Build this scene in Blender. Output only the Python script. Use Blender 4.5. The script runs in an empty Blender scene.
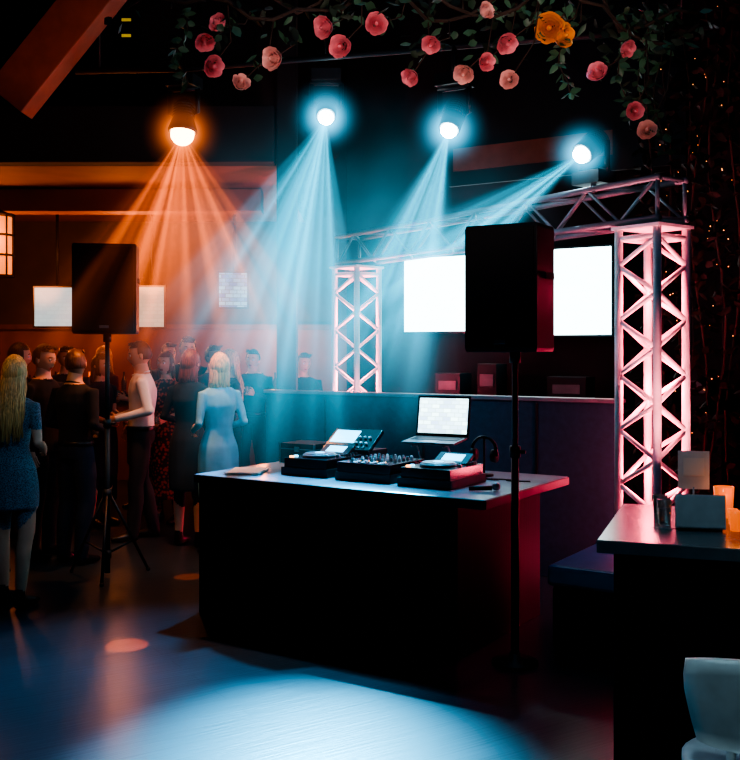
import bpy, math, random
from mathutils import Vector, Matrix, Quaternion, noise
random.seed(7)
scene = bpy.context.scene
COL = scene.collection
pi = math.pi
try:
    scene.view_settings.view_transform = 'AgX'
    scene.view_settings.look = 'AgX - High Contrast'
    scene.view_settings.exposure = .22
except Exception as ex:
    print("look", ex)

# ------------------------------------------------------------------ materials
def mat(name, c, rough=0.5, metal=0.0, em=None, es=0.0, var=0.15, nscale=8.0, bump=0.0, coat=0.0, spec=0.5, stretch=None):
    m = bpy.data.materials.new(name); m.use_nodes = True
    nt = m.node_tree; b = nt.nodes["Principled BSDF"]
    b.inputs["Roughness"].default_value = rough
    b.inputs["Metallic"].default_value = metal
    b.inputs["Coat Weight"].default_value = coat
    b.inputs["Specular IOR Level"].default_value = spec
    tc = nt.nodes.new("ShaderNodeTexCoord")
    n = nt.nodes.new("ShaderNodeTexNoise"); n.inputs["Scale"].default_value = nscale; n.inputs["Detail"].default_value = 3
    if stretch:
        mp = nt.nodes.new("ShaderNodeMapping"); mp.inputs["Scale"].default_value = stretch
        nt.links.new(tc.outputs["Object"], mp.inputs["Vector"]); nt.links.new(mp.outputs["Vector"], n.inputs["Vector"])
    else: nt.links.new(tc.outputs["Object"], n.inputs["Vector"])
    r = nt.nodes.new("ShaderNodeValToRGB")
    r.color_ramp.elements[0].position = .3; r.color_ramp.elements[1].position = .7
    r.color_ramp.elements[0].color = (c[0]*(1-var), c[1]*(1-var), c[2]*(1-var), 1)
    r.color_ramp.elements[1].color = (min(1,c[0]*(1+var)), min(1,c[1]*(1+var)), min(1,c[2]*(1+var)), 1)
    nt.links.new(n.outputs["Fac"], r.inputs["Fac"])
    nt.links.new(r.outputs["Color"], b.inputs["Base Color"])
    if bump:
        bp = nt.nodes.new("ShaderNodeBump"); bp.inputs["Strength"].default_value = bump; bp.inputs["Distance"].default_value = .02
        nt.links.new(n.outputs["Fac"], bp.inputs["Height"]); nt.links.new(bp.outputs["Normal"], b.inputs["Normal"])
    if em:
        b.inputs["Emission Color"].default_value = (*em, 1); b.inputs["Emission Strength"].default_value = es
    return m

def checker_mat(name, c1, c2, scale, kind="VORONOI"):
    m = mat(name, c1, .8); nt = m.node_tree; b = nt.nodes["Principled BSDF"]
    tc = nt.nodes.new("ShaderNodeTexCoord")
    t = nt.nodes.new("ShaderNodeTexVoronoi") if kind == "VORONOI" else nt.nodes.new("ShaderNodeTexChecker")
    t.inputs["Scale"].default_value = scale
    nt.links.new(tc.outputs["Object"], t.inputs["Vector"])
    r = nt.nodes.new("ShaderNodeValToRGB")
    r.color_ramp.elements[0].position = .35; r.color_ramp.elements[1].position = .5
    r.color_ramp.elements[0].color = (*c1, 1); r.color_ramp.elements[1].color = (*c2, 1)
    nt.links.new(t.outputs["Distance"] if kind == "VORONOI" else t.outputs["Fac"], r.inputs["Fac"])
    nt.links.new(r.outputs["Color"], b.inputs["Base Color"])
    return m

def plank_mat(name, c1, c2, rough, rot, bw=1.6, rh=.14, spec=.5, bump=.1):
    m = bpy.data.materials.new(name); m.use_nodes = True
    nt = m.node_tree; b = nt.nodes["Principled BSDF"]; L = nt.links.new
    tc = nt.nodes.new("ShaderNodeTexCoord"); mp = nt.nodes.new("ShaderNodeMapping")
    mp.inputs["Rotation"].default_value = (0, 0, rot)
    br = nt.nodes.new("ShaderNodeTexBrick")
    br.inputs["Color1"].default_value = (*c1, 1); br.inputs["Color2"].default_value = (*c2, 1)
    br.inputs["Mortar"].default_value = (c1[0]*.5, c1[1]*.5, c1[2]*.5, 1)
    br.inputs["Scale"].default_value = 1; br.inputs["Mortar Size"].default_value = .003
    br.inputs["Brick Width"].default_value = bw; br.inputs["Row Height"].default_value = rh
    L(tc.outputs["Object"], mp.inputs["Vector"]); L(mp.outputs["Vector"], br.inputs["Vector"])
    mp2 = nt.nodes.new("ShaderNodeMapping"); mp2.inputs["Scale"].default_value = (2, 30, 1)
    n = nt.nodes.new("ShaderNodeTexNoise"); n.inputs["Scale"].default_value = 2; n.inputs["Detail"].default_value = 5
    L(mp.outputs["Vector"], mp2.inputs["Vector"]); L(mp2.outputs["Vector"], n.inputs["Vector"])
    mx = nt.nodes.new("ShaderNodeMixRGB"); mx.blend_type = 'MULTIPLY'; mx.inputs["Fac"].default_value = .5
    L(br.outputs["Color"], mx.inputs["Color1"]); L(n.outputs["Fac"], mx.inputs["Color2"])
    L(mx.outputs["Color"], b.inputs["Base Color"])
    bp = nt.nodes.new("ShaderNodeBump"); bp.inputs["Strength"].default_value = bump; bp.inputs["Distance"].default_value = .01
    L(n.outputs["Fac"], bp.inputs["Height"]); L(bp.outputs["Normal"], b.inputs["Normal"])
    b.inputs["Roughness"].default_value = rough; b.inputs["Specular IOR Level"].default_value = spec
    return m

def screen_mat(name, col, strength, lines=0.0, scale=30):
    m = bpy.data.materials.new(name); m.use_nodes = True
    nt = m.node_tree; b = nt.nodes["Principled BSDF"]; L = nt.links.new
    b.inputs["Base Color"].default_value = (.02, .02, .02, 1); b.inputs["Roughness"].default_value = .2
    tc = nt.nodes.new("ShaderNodeTexCoord"); n = nt.nodes.new("ShaderNodeTexBrick")
    n.inputs["Scale"].default_value = scale
    n.inputs["Color1"].default_value = (*col, 1)
    n.inputs["Color2"].default_value = (col[0]*(1-lines), col[1]*(1-lines), col[2]*(1-lines*.6), 1)
    n.inputs["Mortar"].default_value = (col[0]*(1-lines), col[1]*(1-lines), col[2]*(1-lines), 1)
    mp = nt.nodes.new("ShaderNodeMapping"); mp.inputs["Rotation"].default_value = (pi/2, 0, 0)
    L(tc.outputs["Object"], mp.inputs["Vector"]); L(mp.outputs["Vector"], n.inputs["Vector"])
    L(n.outputs["Color"], b.inputs["Emission Color"]); b.inputs["Emission Strength"].default_value = strength
    return m

M = {}
M['black'] = mat("black_matte", (.012, .013, .015), .5, spec=.45)
M['blackgl'] = mat("black_gloss", (.01, .011, .013), .25)
M['grille'] = checker_mat("speaker_grille", (.010, .010, .011), (.003, .003, .003), 220)
M['rubber'] = mat("rubber", (.02, .02, .02), .8)
M['steel'] = mat("brushed_steel", (.35, .36, .38), .35, .9)
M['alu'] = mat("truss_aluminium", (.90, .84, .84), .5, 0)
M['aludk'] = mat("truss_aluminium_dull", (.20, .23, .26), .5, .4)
M['booth'] = plank_mat("booth_black_panel", (.009, .012, .018), (.011, .014, .021), .6, 0, 3, .6, .2)
M['panel'] = mat("booth_blue_panel", (.022, .060, .085), .6, bump=.1, nscale=20, spec=.3)
M['tabletop'] = mat("table_top_laminate", (.34, .44, .50), .2, nscale=3)
M['white'] = mat("white_plastic", (.75, .76, .78), .35)
M['paper'] = mat("paper", (.85, .85, .82), .7, var=.04)
M['wood'] = mat("bar_panel_wood", (.24, .085, .035), .55, nscale=3)
M['skin'] = mat("skin", (.66, .38, .26), .5, var=.08)
M['skin2'] = mat("skin_tan", (.52, .29, .19), .5, var=.08)
M['lip'] = mat("lips", (.5, .12, .11), .4)
M['eye'] = mat("eye_white", (.8, .8, .8), .2)
M['iris'] = mat("iris", (.05, .03, .02), .2)
def hairmat(name, c):
    return mat(name, c, .42, var=.5, nscale=1, bump=.25, stretch=(130, 130, 9))
H = {'blonde': hairmat("hair_blonde", (.66, .36, .12)), 'brown': hairmat("hair_brown", (.11, .05, .025)),
     'red': hairmat("hair_auburn", (.20, .05, .025)), 'dark': hairmat("hair_dark", (.02, .014, .01)),
     'fair': hairmat("hair_fair", (.62, .40, .22))}
C = {'blue_tweed': checker_mat("dress_blue_tweed", (.015, .04, .06), (.13, .24, .32), 130),
     'black': mat("cloth_black", (.012, .012, .015), .9), 'navy': mat("cloth_navy", (.014, .018, .035), .9),
     'white': mat("shirt_white", (.85, .83, .80), .8, var=.05), 'charcoal': mat("cloth_charcoal", (.022, .022, .026), .9),
     'teal': mat("cloth_light_blue", (.18, .42, .52), .8, var=.15), 'floral': checker_mat("dress_floral", (.5, .10, .04), (.06, .02, .02), 30),
     'grey': mat("cloth_grey", (.07, .06, .06), .9), 'wine': mat("cloth_wine", (.16, .03, .03), .9), 'shoe': mat("shoe_leather", (.015, .012, .012), .35)}
M['leaf'] = mat("leaf_green", (.05, .13, .07), .5, var=.5, nscale=5)
M['leafdk'] = mat("leaf_dark", (.020, .034, .020), .6, var=.6, nscale=5, spec=.3)
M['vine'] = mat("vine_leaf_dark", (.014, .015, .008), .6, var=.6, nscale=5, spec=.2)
M['twig'] = mat("twig", (.05, .03, .018), .8)
M['rose'] = mat("rose_pink", (.92, .30, .34), .6, var=.12, nscale=25)
M['roselt'] = mat("rose_peach", (.96, .50, .44), .6, var=.12, nscale=25)
M['roseor'] = mat("rose_orange", (.96, .36, .07), .6, var=.15, nscale=25)
M['bulb'] = mat("warm_bulb", (1, .6, .3), .3, em=(1, .45, .12), es=6)
M['bulbdim'] = mat("fairy_bulb", (1, .6, .3), .3, em=(1, .45, .12), es=1.1)
M['glass'] = mat("glass", (.9, .95, .95), .05); M['glass'].node_tree.nodes["Principled BSDF"].inputs["Transmission Weight"].default_value = .9
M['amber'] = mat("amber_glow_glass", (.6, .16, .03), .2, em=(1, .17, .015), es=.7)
M['amberdim'] = mat("amber_glow_drink", (.4, .12, .03), .2, em=(1, .26, .035), es=.12)  # faint emission imitates light shining through the drink
M['bottle'] = mat("bottle_glass", (.05, .03, .018), .15)
M['leds'] = mat("led_blue", (.1, .5, .9), .3, em=(.15, .7, 1), es=2.5)
M['ledo'] = mat("led_orange", (.9, .4, .1), .3, em=(1, .35, .1), es=4)
M['grey'] = mat("grey_plastic", (.16, .17, .18), .4)
M['bench'] = mat("bench_blue_vinyl", (.02, .16, .30), .3)
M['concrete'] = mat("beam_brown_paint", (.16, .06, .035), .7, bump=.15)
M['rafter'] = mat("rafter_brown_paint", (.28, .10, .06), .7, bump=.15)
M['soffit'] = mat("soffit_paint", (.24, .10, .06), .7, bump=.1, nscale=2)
M['wall'] = mat("wall_dark_paint", (.020, .020, .022), .8, bump=.1, nscale=3)
M['wallbk'] = mat("wall_back_paint", (.070, .056, .056), .8, bump=.1, nscale=3)
M['ceil'] = mat("ceiling_black", (.010, .010, .010), .9)
M['floor'] = plank_mat("floor_wood", (.032, .054, .068), (.026, .045, .057), .30, math.radians(-33), 2.4, .14, bump=.12)
M['scr_white'] = screen_mat("tv_screen_white", (.72, 1, 1), 4.5, .06, 4)
M['scr_blue'] = screen_mat("tv_screen_blue", (.60, .72, .72), .7, .1, 5)
M['scr_cream'] = screen_mat("tv_screen_cream", (.9, .66, .48), .55, .15, 5)
M['scr_pic'] = screen_mat("tv_screen_picture", (.30, .50, .62), .9, .75, 5)
M['scr_lap'] = screen_mat("laptop_screen", (.70, 1, 1), 3.2, .5, 9)

# ------------------------------------------------------------------ mesh builder
class MB:
    def __init__(s): s.v = []; s.f = []; s.m = []; s.sm = []; s.mats = []
    def mi(s, m):
        if m not in s.mats: s.mats.append(m)
        return s.mats.index(m)
    def add(s, vs, fs, m, smooth=False, T=None):
        o = len(s.v)
        for v in vs:
            v = Vector(v)
            s.v.append(T @ v if T else v)
        k = s.mi(m)
        for f in fs: s.f.append([i+o for i in f]); s.m.append(k); s.sm.append(smooth)
    def box(s, c, d, m, T=None):
        x, y, z = c; a, b, e = d[0]/2, d[1]/2, d[2]/2
        vs = [(x+i*a, y+j*b, z+k*e) for i in (-1, 1) for j in (-1, 1) for k in (-1, 1)]
        s.add(vs, [(0, 1, 3, 2), (4, 6, 7, 5), (0, 4, 5, 1), (2, 3, 7, 6), (0, 2, 6, 4), (1, 5, 7, 3)], m, False, T)
    def tube(s, pts, rad, m, n=10, side=None, T=None, smooth=True):
        pts = [Vector(p) for p in pts]; vs = []; fs = []
        if not isinstance(rad, (list, tuple)): rad = [rad]*len(pts)
        for i, p in enumerate(pts):
            t = (pts[min(i+1, len(pts)-1)]-pts[max(i-1, 0)]).normalized()
            sd = Vector(side) if side else (Vector((1, 0, 0)) if abs(t.x) < .8 else Vector((0, 1, 0)))
            a = (sd-t*sd.dot(t)).normalized(); b = t.cross(a)
            r = rad[i]; ra, rb = r if isinstance(r, (list, tuple)) else (r, r)
            for k in range(n):
                an = 2*pi*k/n; vs.append(p+a*ra*math.cos(an)+b*rb*math.sin(an))
        for i in range(len(pts)-1):
            for k in range(n):
                fs.append((i*n+k, i*n+(k+1) % n, (i+1)*n+(k+1) % n, (i+1)*n+k))
        fs.append(tuple(range(n-1, -1, -1))); fs.append(tuple((len(pts)-1)*n+k for k in range(n)))
        s.add(vs, fs, m, smooth, T)
    def lathe(s, prof, m, n=24, c=(0, 0, 0), T=None, smooth=True):
        vs = []; fs = []
        for r, z in prof:
            for k in range(n): vs.append((c[0]+r*math.cos(2*pi*k/n), c[1]+r*math.sin(2*pi*k/n), c[2]+z))
        for i in range(len(prof)-1):
            for k in range(n): fs.append((i*n+k, i*n+(k+1) % n, (i+1)*n+(k+1) % n, (i+1)*n+k))
        fs.append(tuple(range(n-1, -1, -1))); fs.append(tuple((len(prof)-1)*n+k for k in range(n)))
        s.add(vs, fs, m, smooth, T)
    def sph(s, c, r, m, seg=16, rings=10, fn=None, keep=None, T=None, matfn=None):
        if not isinstance(r, (list, tuple)): r = (r, r, r)
        vs = []; us = []
        for i in range(rings+1):
            th = pi*i/rings
            for k in range(seg):
                u = Vector((math.sin(th)*math.cos(2*pi*k/seg), math.sin(th)*math.sin(2*pi*k/seg), math.cos(th)))
                us.append(u); p = Vector((u.x*r[0], u.y*r[1], u.z*r[2]))
                if fn: p = fn(u, p)
                vs.append(p+Vector(c))
        for i in range(rings):
            for k in range(seg):
                q = (i*seg+k, (i+1)*seg+k, (i+1)*seg+(k+1) % seg, i*seg+(k+1) % seg)
                u = (us[q[0]]+us[q[1]]+us[q[2]]+us[q[3]])/4
                if keep and not keep(u): continue
                if i == 0: q = (q[0], q[1], q[2])
                elif i == rings-1: q = (q[0], q[1], q[3])
                s.f.append([j+len(s.v) for j in q]); s.m.append(s.mi(matfn(u) if matfn else m)); s.sm.append(True)
        for v in vs: s.v.append(T @ v if T else v)
    def obj(s, name, loc=(0, 0, 0), rz=0, parent=None, bevel=0, rot=None):
        me = bpy.data.meshes.new(name)
        me.from_pydata([tuple(v) for v in s.v], [], s.f)
        for m in s.mats: me.materials.append(m)
        me.polygons.foreach_set("material_index", s.m); me.polygons.foreach_set("use_smooth", s.sm)
        me.update()
        o = bpy.data.objects.new(name, me); COL.objects.link(o)
        o.location = loc; o.rotation_euler = rot if rot else (0, 0, rz)
        if bevel:
            b = o.modifiers.new("bevel", 'BEVEL'); b.width = bevel; b.segments = 2; b.limit_method = 'ANGLE'; b.angle_limit = .8
        if parent: o.parent = parent
        return o

def empty(name, loc=(0, 0, 0), rz=0):
    e = bpy.data.objects.new(name, None); COL.objects.link(e); e.location = loc; e.rotation_euler = (0, 0, rz); e.empty_display_size = .1
    return e

# ------------------------------------------------------------------ camera
cd = bpy.data.cameras.new("camera"); cam = bpy.data.objects.new("camera", cd); COL.objects.link(cam)
cam.location = (0, 0, 1.7); cam.rotation_euler = (pi/2, 0, 0)
cd.sensor_fit = 'HORIZONTAL'; cd.sensor_width = 36; cd.lens = 48.65; cd.shift_y = -30/740
cd.clip_start = .05
scene.camera = cam

# ------------------------------------------------------------------ room shell
def slab(name, c, d, m, rz=0, bevel=0):
    b = MB(); b.box((0, 0, 0), d, m); return b.obj(name, c, rz, bevel=bevel)
slab("floor", (0, 6, -.05), (14, 18, .1), M['floor'])
slab("ceiling", (0, 6, 6.05), (14, 18, .1), M['ceil'])
slab("wall_left", (-6.1, 6, 3), (.2, 18, 6), M['wall'])
slab("wall_right", (5.1, 6, 3), (.2, 18, 6), M['wall'])
slab("wall_back", (0, 14.6, 3), (12.2, .2, 6), M['wallbk'])
slab("baseboard_back", (-2.6, 14.47, .08), (6.8, .05, .16), M['black'])
BR = math.atan2(-.54, .84)
ux, uy = math.cos(BR), math.sin(BR); vx, vy = -uy, ux
slab("wall_partition", (2.05+.12*vx, 10.1+.12*vy+.05, 3), (5.6, .12, 6), M['wall'], BR)
slab("wall_wainscot", (-2.6, 14.42, 1.0), (6.9, .12, 2.0), M['wood'])
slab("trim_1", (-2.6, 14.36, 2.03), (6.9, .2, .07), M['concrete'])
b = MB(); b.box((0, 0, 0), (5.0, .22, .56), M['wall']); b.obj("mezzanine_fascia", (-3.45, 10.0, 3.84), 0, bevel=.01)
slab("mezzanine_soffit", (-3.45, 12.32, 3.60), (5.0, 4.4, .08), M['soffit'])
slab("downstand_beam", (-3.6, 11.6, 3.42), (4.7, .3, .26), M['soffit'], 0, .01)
slab("mezzanine_wall", (-3.45, 10.9, 5.05), (5.0, .15, 1.85), M['wall'])
slab("column", (-.83, 10.05, 3), (.2, .2, 6), M['wall'], 0, .01)
b = MB()
p0, p1 = Vector((-2.88, 8, 3.68)), Vector((-1.74, 8, 5.1))
d = (p1-p0).normalized(); w = Vector((-d.z, 0, d.x))*.17
vs = [p+q+Vector((0, t, 0)) for p in (p0, p1) for q in (-w, w) for t in (-.13, .13)]
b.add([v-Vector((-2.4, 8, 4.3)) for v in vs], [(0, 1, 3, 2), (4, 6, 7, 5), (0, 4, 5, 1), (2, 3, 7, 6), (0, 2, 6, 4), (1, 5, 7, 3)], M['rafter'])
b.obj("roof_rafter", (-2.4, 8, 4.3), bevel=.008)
b = MB()
b.box((0, 0, 0), (.22, .05, 1.2), M['blackgl'])
for z in (-.6, -.2, .2, .6): b.box((0, -.03, z), (.26, .03, .03), M['black'])
for x in (-.12, .12): b.box((x, -.03, 0), (.03, .03, 1.22), M['black'])
b.box((0, -.03, .33), (.10, .01, .03), mat("window_glow", (.5, .5, .1), em=(.8, .55, .04), es=.35))
b.box((0, -.03, .50), (.10, .01, .03), mat("window_glow2", (.5, .5, .1), em=(.8, .55, .04), es=.3))
b.obj("window_1", (-2.62, 10.78, 4.75))
slab("stage_backdrop", (1.75, 9.2, 4.15), (2.3, .05, 1.7), M['black'], BR)
slab("trim_2", (1.5, 9.35, 3.55), (1.6, .06, .22), M['concrete'], BR)

# ------------------------------------------------------------------ wall screens
def tv(name, c, w, h, rz, sm, tilt=0):
    b = MB(); b.box((0, .03, 0), (w+.05, .05, h+.05), M['blackgl']); b.box((0, -.001, 0), (w, .012, h), sm)
    b.box((0, .09, 0), (.2, .09, .2), M['black'])
    return b.obj(name, c, rot=(tilt, 0, rz), bevel=.004)
def onwall(px_t, z): return (.363+.84*px_t-.0, 11.0-.54*px_t, z)
tv("wall_tv", onwall(.58, 2.30), 1.12, .80, BR, M['scr_white'])
tv("wall_tv", onwall(1.80, 2.28), 1.12, .86, BR, M['scr_white'])
tv("bar_tv", (-4.1, 13.0, 2.26), .52, .50, 0, M['scr_blue'])
tv("bar_tv", (-2.86, 13.0, 2.26), .36, .52, 0, M['scr_cream'])
tv("framed_bar_screen", (-1.78, 13.0, 2.48), .36, .44, math.radians(12), M['scr_pic'])
for x, z, hh in ((-4.1, 2.52, 1.1), (-2.86, 2.52, 1.1), (-1.78, 2.7, .9)):
    b = MB(); b.tube([(0, 0, 0), (0, 0, 3.56-z)], .02, M['black']); b.obj("tv_ceiling_mount", (x, 13.11, z))

# ------------------------------------------------------------------ back bar furniture
def bottle(b, x, y, z, s=1, m=None):
    b.lathe([(.035*s, 0), (.036*s, .02), (.036*s, .17*s), (.014*s, .23*s), (.013*s, .29*s), (.016*s, .30*s)], m or M['bottle'], 10, (x, y, z))
b = MB()
b.box((0, 0, .53), (4.2, .5, 1.06), M['wood']); b.box((0, 0, 1.09), (4.3, .62, .06), M['blackgl'])
for i in range(26): bottle(b, -1.95+i*.155+random.uniform(-.03, .03), .1, 1.12, random.uniform(.8, 1.1), random.choice([M['bottle'], M['bottle'], M['amber']]))
b.obj("bar_counter", (-3.2, 13.3, 0), bevel=.005)
b = MB()
b.box((0, 0, .55), (3.2, .45, 1.1), M['black']); b.box((0, 0, 1.12), (3.25, .5, .04), M['black'])
for x, w_, h_ in ((-1.2, .3, .32), (-.75, .22, .42), (.1, .4, .3), (.95, .35, .26), (1.35, .2, .38)):
    b.box((x, .05, 1.14+h_/2), (w_, .25, h_), M['black']); b.box((x, -.08, 1.14+h_*.6), (w_*.7, .012, h_*.3), M['grey'])
b.obj("back_counter", (2.05-.36*vx, 10.1-.36*vy, 0), BR, bevel=.006)
# hanging lattice lantern at left edge
b = MB()
R, Hh = .15, .55
b.lathe([(R-.02, -Hh/2+.02), (R-.02, Hh/2-.02)], mat("lantern_paper", (.8, .35, .15), em=(1, .24, .05), es=1.1), 20)
for z in (-Hh/2, -.09, .09, Hh/2):
    b.tube([(R*math.cos(a), R*math.sin(a), z) for a in [2*pi*k/20 for k in range(21)]], .01, M['twig'], 6, side=(0, 0, 1))
for k in range(10):
    a = 2*pi*k/10; b.tube([(R*math.cos(a), R*math.sin(a), -Hh/2), (R*math.cos(a), R*math.sin(a), Hh/2)], .009, M['twig'], 6)
b.tube([(0, 0, Hh/2-.02), (0, 0, 1.1)], .008, M['black'], 6)
b.lathe([(.02, Hh/2), (R, Hh/2-.01), (R, Hh/2+.0), (.03, Hh/2+.05)], M['twig'], 20)
b.obj("hanging_lantern", (-3.36, 9.0, 2.64))

# ------------------------------------------------------------------ DJ booth
B0 = Vector((.61, 5.33, 0))
def L2W(lx, ly, z=0): return Vector((B0.x+ux*lx+vx*ly, B0.y+uy*lx+vy*ly, z))
b = MB()
b.box((-1.12, .60, .43), (1.88, 1.14, .86), M['booth'])
b.box((-1.035, .595, .88), (2.07, 1.19, .04), M['tabletop'])
b.box((-1.035, -.003, .872), (2.07, .012, .05), M['black'])
b.box((0.003, .595, .872), (.012, 1.19, .05), M['black'])
for x in (-1.7, -1.1, -.5): b.box((x, .024, .45), (.012, .012, .74), M['black'])
b.obj("dj_booth", B0, BR, bevel=.004)
b = MB()
b.box((-1.63, 2.25, .66), (3.24, .09, 1.32), M['panel'])
b.box((-1.63, 2.25, 1.33), (3.27, .12, .03), M['grey'])
for x in (-2.6, -1.63, -.65): b.box((x, 2.20, .66), (.02, .012, 1.28), M['black'])
b.obj("booth_screen_wall", B0, BR, bevel=.004)
b = MB()
b.box((.47, .98, .18), (.62, .9, .36), M['black']); b.box((.47, .98, .42), (.66, .95, .12), M['bench'])
o = b.obj("bench_seat", B0, BR, bevel=.025)

TZ = .901
def player(lx, ly):
    b = MB(); w, dd, h = .33, .42, .10
    b.box((0, 0, .026), (w+.03, dd+.03, .05), M['black'])
    b.box((0, 0, .075), (w, dd, .07), M['blackgl'])
    b.lathe([(.112, 0), (.112, .012), (.105, .018), (.1, .02)], M['grey'], 32, (0, -.05, .11))
    b.lathe([(.1, 0), (.095, .006), (.05, .004), (.045, .006)], M['steel'], 32, (0, -.05, .13))
    b.lathe([(.032, 0), (.03, .003)], M['leds'], 20, (0, -.05, .136))
    T = Matrix.Translation((0, .145, .135)) @ Matrix.Rotation(math.radians(28), 4, 'X')
    b.box((0, 0, 0), (.23, .11, .02), M['black'], T); b.box((0, 0, .011), (.14, .07, .003), M['leds'], T)
    for i in range(8): b.box((-.12+i*.034, .085, .114), (.024, .016, .008), M['grey'])
    for y in (-.17, -.125): b.lathe([(.016, 0), (.015, .009)], M['ledo'] if y < -.15 else M['leds'], 14, (-.135, y, .11))
    b.box((.137, -.06, .1115), (.014, .17, .004), M['black']); b.box((.137, -.04, .12), (.024, .018, .018), M['white'])
    for i in range(4): b.lathe([(.009, 0), (.008, .018)], M['grey'], 10, (.137, .06+i*.035, .11))
    p = L2W(lx, ly, TZ); return b.obj("dj_media_player", p, BR, bevel=.004)
player(-1.40, .50); player(-.50, .45)
b = MB()
b.box((0, 0, .026), (.40, .44, .05), M['black']); b.box((0, 0, .075), (.38, .42, .07), M['blackgl'])
for c in range(5):
    x = -.12+c*.06
    for r in range(5): b.lathe([(.011, 0), (.010, .012), (.006, .022)], [M['grey'], M['white'], M['steel']][(r+c) % 3], 12, (x, .17-r*.05, .11))
    if c < 4:
        b.box((x, -.12, .111), (.006, .1, .004), M['black']); b.box((x, -.14+.02*c, .12), (.018, .012, .018), M['white'])
        for k in range(5): b.box((x+.022, -.16+k*.02, .111), (.006, .01, .003), M['leds'] if k < 4 else M['ledo'])
b.box((0, -.19, .111), (.1, .006, .004), M['black']); b.box((.01, -.19, .12), (.012, .018, .018), M['white'])
b.obj("dj_mixer", L2W(-.95, .48, TZ), BR, bevel=.003)
b = MB()
b.box((0, 0, .06), (.38, .24, .12), M['black'])
T = Matrix.Translation((0, -.02, .175)) @ Matrix.Rotation(math.radians(35), 4, 'X')
b.box((0, 0, 0), (.38, .22, .03), M['blackgl'], T); b.box((-.07, .02, .017), (.2, .13, .003), M['leds'], T)
for i in range(6): b.lathe([(.011, 0), (.010, .015)], M['white'], 10, (.06+(i % 3)*.04, -.05+(i//3)*.06, .017), T)
for i in range(8): b.box((-.15+i*.04, -.085, .018), (.02, .02, .006), M['grey'], T)
b.obj("lighting_controller", L2W(-1.46, .95, TZ), BR, bevel=.004)
la = empty("laptop", L2W(-.82, .93, TZ), BR+math.radians(6))
b = MB()
for x in (-.11, .11):
    b.tube([(x, -.1, .006), (x, .1, .006)], .006, M['steel'], 8); b.tube([(x, .08, .006), (x, -.05, .19)], .006, M['steel'], 8); b.tube([(x, -.12, .175), (x, .1, .195)], .006, M['steel'], 8)
b.tube([(-.11, .08, .006), (.11, .08, .006)], .006, M['steel'], 8)
b.obj("stand", parent=la)
b = MB()
T = Matrix.Translation((0, 0, .205)) @ Matrix.Rotation(math.radians(5), 4, 'X')
b.box((0, 0, 0), (.37, .25, .015), M['grey'], T); b.box((0, .03, .009), (.33, .11, .002), M['black'], T); b.box((0, -.08, .009), (.1, .07, .002), M['steel'], T)
b.obj("base", parent=la, bevel=.003)
b = MB(); b.box((0, 0, .14), (.38, .009, .28), M['black']); b.box((0, -.006, .145), (.350, .004, .235), M['scr_lap'])
b.obj("display", (0, .125, .215), rot=(math.radians(-10), 0, 0), parent=la, bevel=.002)
b = MB()
b.lathe([(.06, 0), (.06, .012), (.01, .018)], M['black'], 20); b.tube([(0, 0, .01), (0, 0, .235)], .007, M['black'], 8)
b.tube([(.085*math.cos(a), 0, .16+.085*math.sin(a)) for a in [pi*k/14 for k in range(15)]], .011, M['blackgl'], 8, side=(0, 1, 0))
for sx in (-1, 1): b.tube([(sx*.085, 0, .13), (sx*.055, 0, .13)], [(.04, .045), (.034, .04)], M['black'], 16); b.tube([(sx*.085, 0, .165), (sx*.085, 0, .13)], .012, M['blackgl'], 8)
b.obj("headphones", L2W(-.46, .93, TZ), BR)
b = MB(); b.box((0, 0, .07), (.30, .26, .14), M['black'])
for x in (-.15, .15):
    for y in (-.13, .13): b.box((x, y, .0705), (.014, .014, .139), M['steel'])
b.box((0, 0, .10), (.304, .264, .008), M['steel']); b.box((0, -.133, .1), (.04, .01, .035), M['steel'])
b.obj("flight_case", L2W(-1.87, .96, TZ), BR, bevel=.003)
b = MB()
for i in range(5): b.box((0, 0, .003+.003*i), (.21, .297, .002), M['paper'], Matrix.Rotation(.12*math.sin(i*2), 4, 'Z'))
b.obj("paper_stack", L2W(-1.84, .25, TZ), BR+.4)
b = MB()
b.tube([(0, 0, .015), (.13, 0, .018)], [.012, .014], M['black'], 12); b.sph((.155, 0, .026), .024, M['steel'], 14, 8)
b.obj("microphone", L2W(-.22, .25, TZ), BR+.6)
b = MB()
for k in range(2):
    x0 = -.55+k*.18
    b.tube([(x0+.25*i/12+.04*math.sin(i*1.1+k), .76+.02*math.cos(i*.9+k)+.01*k, .006) for i in range(13)], .004, M['rubber'], 6, side=(0, 0, 1))
b.obj("audio_cables", L2W(0, 0, TZ), BR)

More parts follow.
